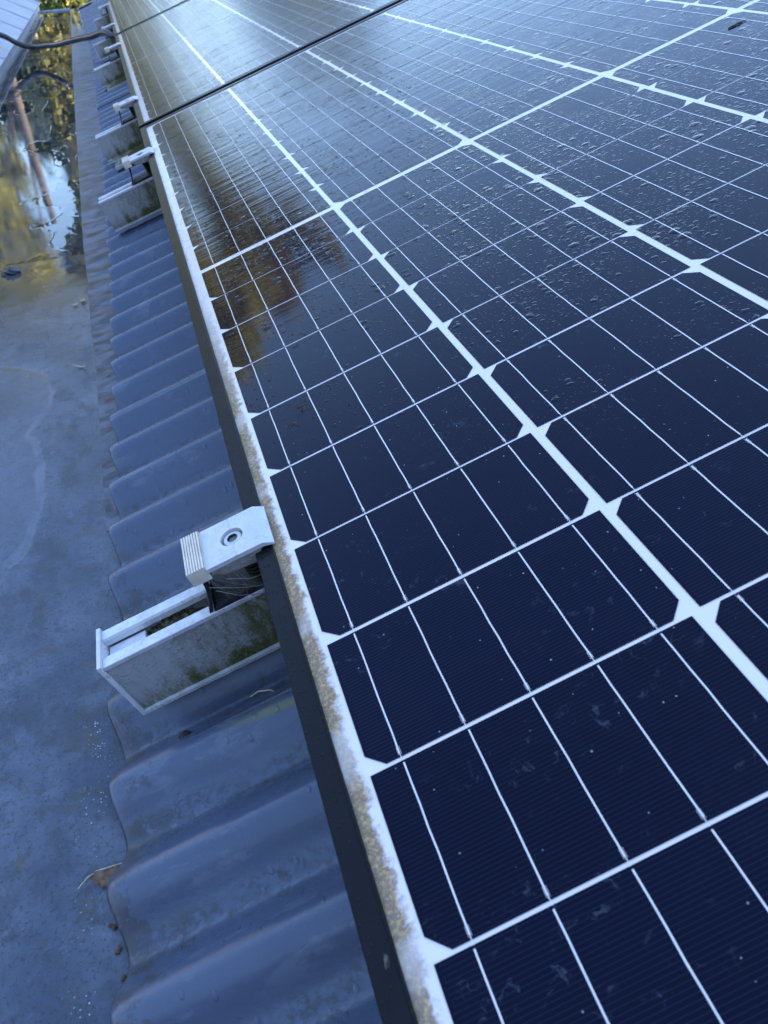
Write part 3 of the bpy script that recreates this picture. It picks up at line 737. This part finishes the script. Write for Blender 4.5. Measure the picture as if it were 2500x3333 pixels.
# dark bird dropping on the upper right of the near panel
bm = bmesh.new(); bmesh.ops.create_icosphere(bm, subdivisions=4, radius=1)
for v in bm.verts:
    c = v.co.copy(); th = math.atan2(c.y, c.x)
    k = 1+.35*math.sin(th*5+1)+.25*math.sin(th*9)+.2*math.sin(th*14+2)
    v.co = Vector((c.x*.0085*k+c.y*.003, c.y*.0026*k, max(c.z, -.1)*.0006*(1+.8*math.sin(c.x*11)*math.sin(c.y*9))))
me = bpy.data.meshes.new('bird_dropping'); bm.to_mesh(me); bm.free(); me.materials.append(M['bird'])
o = bpy.data.objects.new('bird_dropping', me); col.objects.link(o); o.location = pw(615.400000, -41.000000, .6); o.rotation_euler = PROT
tag(o, 'small dark ragged bird dropping on the near solar panel', 'dropping')

# ------------------------------------------------------------------ ground and trees beyond the gable
gy, gx = np.meshgrid(np.linspace(-300, 900, 40), np.linspace(-600, 600, 40), indexing='ij')
o = grid('ground', gx, gy, gx*0-3.6, M['ground']); tag(o, 'dark grassy ground far below the roof', 'ground', kind='structure')
Lm = dict(yel=mat_leaf('yellow_green_leaves', (.26, .26, .02), (.42, .37, .03), (.6, .48, .06)), dk=mat_leaf('dark_green_leaves', (.012, .03, .008), (.03, .06, .014), (.08, .1, .02)),
    ol=mat_leaf('olive_leaves', (.12, .125, .025), (.2, .19, .04), (.3, .24, .06)), og=mat_leaf('rust_leaves', (.2, .15, .03), (.3, .23, .05), (.4, .3, .08)))
def tree(name, base, trunk, blobs, lm, nleaf, size, label, cat='tree', group='trees beyond the gable'):
    root = empty(name, base); tag(root, label, cat, group)
    b = MB(1)
    h = trunk[0]; r = trunk[1]; lean = trunk[2]
    pts = [(lean*t*t*h, .12*math.sin(t*5), h*t) for t in np.linspace(0, 1, 9)]
    b.tube(pts, [r*(1-.62*t)+(.35*r if t == 0 else 0) for t in np.linspace(0, 1, 9)], 12)
    rr = random.Random(hash(label) % 999 if False else len(label)*7+int(h*10))
    for (c, rad) in blobs:
        k = rr.uniform(.35, .8); i = int(k*8); s0 = Vector(pts[i]); e = Vector(c)
        mid = (s0+e)/2+Vector((0, 0, .25*rad[2]))
        b.tube([s0, (s0+mid)/2, mid, (mid+e)/2, e], [r*.25, r*.18, r*.13, r*.09, r*.04], 7)
        for q in range(4):
            e2 = e+Vector((rr.uniform(-.8, .8)*rad[0], rr.uniform(-.8, .8)*rad[1], rr.uniform(-.6, .8)*rad[2]))
            b.tube([e, (e+e2)/2+Vector((0, 0, .15)), e2], [r*.06, r*.035, r*.015], 5)
    b.build('trunk', M['bark'], root)
    cen, dirs = [], []
    tot = sum(rd[0]*rd[1]*rd[2] for _, rd in blobs)
    g_ = np.random.default_rng(len(label)+int(base[0]*10) % 77)
    for c, rd in blobs:
        n = int(nleaf*rd[0]*rd[1]*rd[2]/tot)
        ncl = max(6, n//34)
        d = g_.normal(size=(ncl, 3)); d /= np.linalg.norm(d, axis=1)[:, None]
        cl = d*(g_.uniform(.25, 1.08, ncl)**.6)[:, None]*np.array(rd)+np.array(c)
        pick = g_.integers(0, ncl, n)
        cen.append(cl[pick]+g_.normal(size=(n, 3))*np.array(rd)*.13)
    P = np.concatenate(cen); n = len(P)
    a = g_.normal(size=(n, 3)); a /= np.linalg.norm(a, axis=1)[:, None]
    t = g_.normal(size=(n, 3)); t -= (t*a).sum(1)[:, None]*a; t /= np.linalg.norm(t, axis=1)[:, None]
    s_ = size*g_.uniform(.6, 1.3, n)[:, None]
    q = np.cross(a, t)
    V = np.stack([P-t*s_, P+q*s_*.5+a*s_*.12, P+t*s_, P-q*s_*.5+a*s_*.12], 1).reshape(-1, 3)
    F = np.arange(n*4).reshape(n, 4)
    me = bpy.data.meshes.new('crown'); me.from_pydata(V.tolist(), [], F.tolist()); me.update(); me.materials.append(lm)
    o = bpy.data.objects.new('crown', me); col.objects.link(o); o.parent = root
    return root
def at(az, el, dist):                  # direction from the camera's place to a point, relative to it
    return Vector((math.sin(R(az))*dist, -.84+math.cos(R(az))*dist, .3+math.tan(R(el))*dist))
def blob(base, az, el, dist, ra, re_):
    p = at(az, el, dist)-Vector(base); return (tuple(p), (math.tan(R(ra))*dist, math.tan(R(ra))*dist*.8, math.tan(R(re_))*dist))
def mk(name, az, dist, h, r, lean, blobs, lm, nleaf, size, label):
    p = at(az, 0, dist); base = (p.x, p.y, -3.6)
    tree(name, base, (h, r, lean), [blob(base, a, e, dist+dd, ra, re_) for (a, e, dd, ra, re_) in blobs], lm, nleaf, size, label)
def wt(name, x, y, h, r, lean, blobs, lm, nleaf, size, label):
    tree(name, (x, y, -3.6), (h, r, lean), [((bx-x, by-y, bz+3.6), (rx, ry, rz)) for bx, by, bz, rx, ry, rz in blobs], lm, nleaf, size, label)
wt('maple_tree', -2.3, 19.5, 8.4, .19, 0., [(-3.7, 20, 6.4, 1.2, 1.2, 1.9), (-3.5, 19.6, 3.4, .9, .9, 1.5), (-5, 20.5, 4.2, 1.3, 1.2, 2.4), (-4.6, 21, 8.2, 1.5, 1.4, 1.4), (-3.1, 20, 7.6, 1., 1., 1.1)], Lm['yel'], 22000, .12, 'tall yellow green tree with a bare reddish trunk, mirrored in the puddle')
wt('oak_tree', -6.8, 21, 8, .25, -.02, [(-6.6, 21, 4.5, 1.8, 1.6, 3), (-7.4, 22, 8, 2, 1.8, 2.4), (-9, 21, 5.6, 1.7, 1.6, 3), (-6, 21.5, 9.6, 1.3, 1.2, 1.4)], Lm['ol'], 14000, .15, 'broad olive tree left of the yellow green tree')
wt('holly_tree', -2.4, 23, 5.4, .15, 0, [(-2.3, 23, 1.2, 1.3, 1.1, 2), (-2.2, 23, 3.0, .8, .8, 1.1), (-4.2, 24, 1.5, 1.4, 1.2, 2.4)], Lm['dk'], 12000, .13, 'dense dark holly tree behind the bare reddish trunk')
wt('poplar_tree', -1.35, 20, 6.2, .1, 0, [(-1.35, 20, .4, .55, .5, 1.6), (-1.4, 20, 2.4, .52, .5, 1.5), (-1.38, 20, 4.4, .5, .5, 1.5), (-1.7, 20.3, 6.2, .75, .6, 1.1)], Lm['ol'], 11000, .11, 'slim olive poplar right of the bare reddish trunk')
wt('beech_tree', -1.2, 24, 9, .14, .0, [(-1.15, 24, 8.0, .9, .8, 1.5), (-.6, 24, 9.4, .7, .7, 1.2), (-2.3, 24, 9.3, 1.1, .9, 1.2)], Lm['og'], 6000, .12, 'brownish olive autumn crown rising behind the slim poplar')
wt('fir_tree', -.5, 21, 4.6, .12, 0, [(-.5, 21, -1.2, 1, .9, 1.7), (-.5, 21, .7, .75, .6, 1.3), (-.5, 21, 2.1, .55, .5, .9), (.1, 21, 1.5, .4, .4, .8)], Lm['ol'], 9000, .1, 'low olive conifer straight beyond the gutter end')
wt('yew_tree', 1.2, 22, 5, .14, 0, [(1.2, 22, -.6, 1.3, 1, 1.8), (.9, 22, 1.2, .8, .7, .9), (1.9, 22, 1.3, .7, .7, 1)], Lm['dk'], 7000, .12, 'dark rounded yew beyond the corner of the corrugated roof')
wt('pine_tree', 2.9, 21, 8.4, .15, 0, [(2.6, 21, 1.4, 1., .9, 2.2), (2.9, 21, 3.4, 1., .9, 1.4), (3.4, 21.5, 4.6, .7, .7, .9)], Lm['ol'], 9000, .12, 'thin olive pine mirrored in the second panel')
wt('pine_tree', 5.2, 25, 9, .2, 0, [(5.2, 25, .5, 1.5, 1.2, 2.6), (5, 25, 3, 1.1, 1, 1.6)], Lm['dk'], 7000, .14, 'short dark pine to the right of the thin olive pine')
mk('bush', -.8, 14, 1.6, .08, 0, [(-.8, -7, 0, 3, 3.2), (.9, -5, 1, 2.4, 2.4), (-3.4, -6, 1, 2.6, 3)], Lm['dk'], 4000, .1, 'dark bush with pale leaf tips just below the far gutter end')
mk('oak_tree', -29, 22, 8, .3, 0, [(-29, 10, 0, 6, 8), (-34, 14, 0, 6, 7), (-26, 17, 0, 4, 5)], Lm['ol'], 5000, .16, 'olive oak at the far left beyond the metal roof')
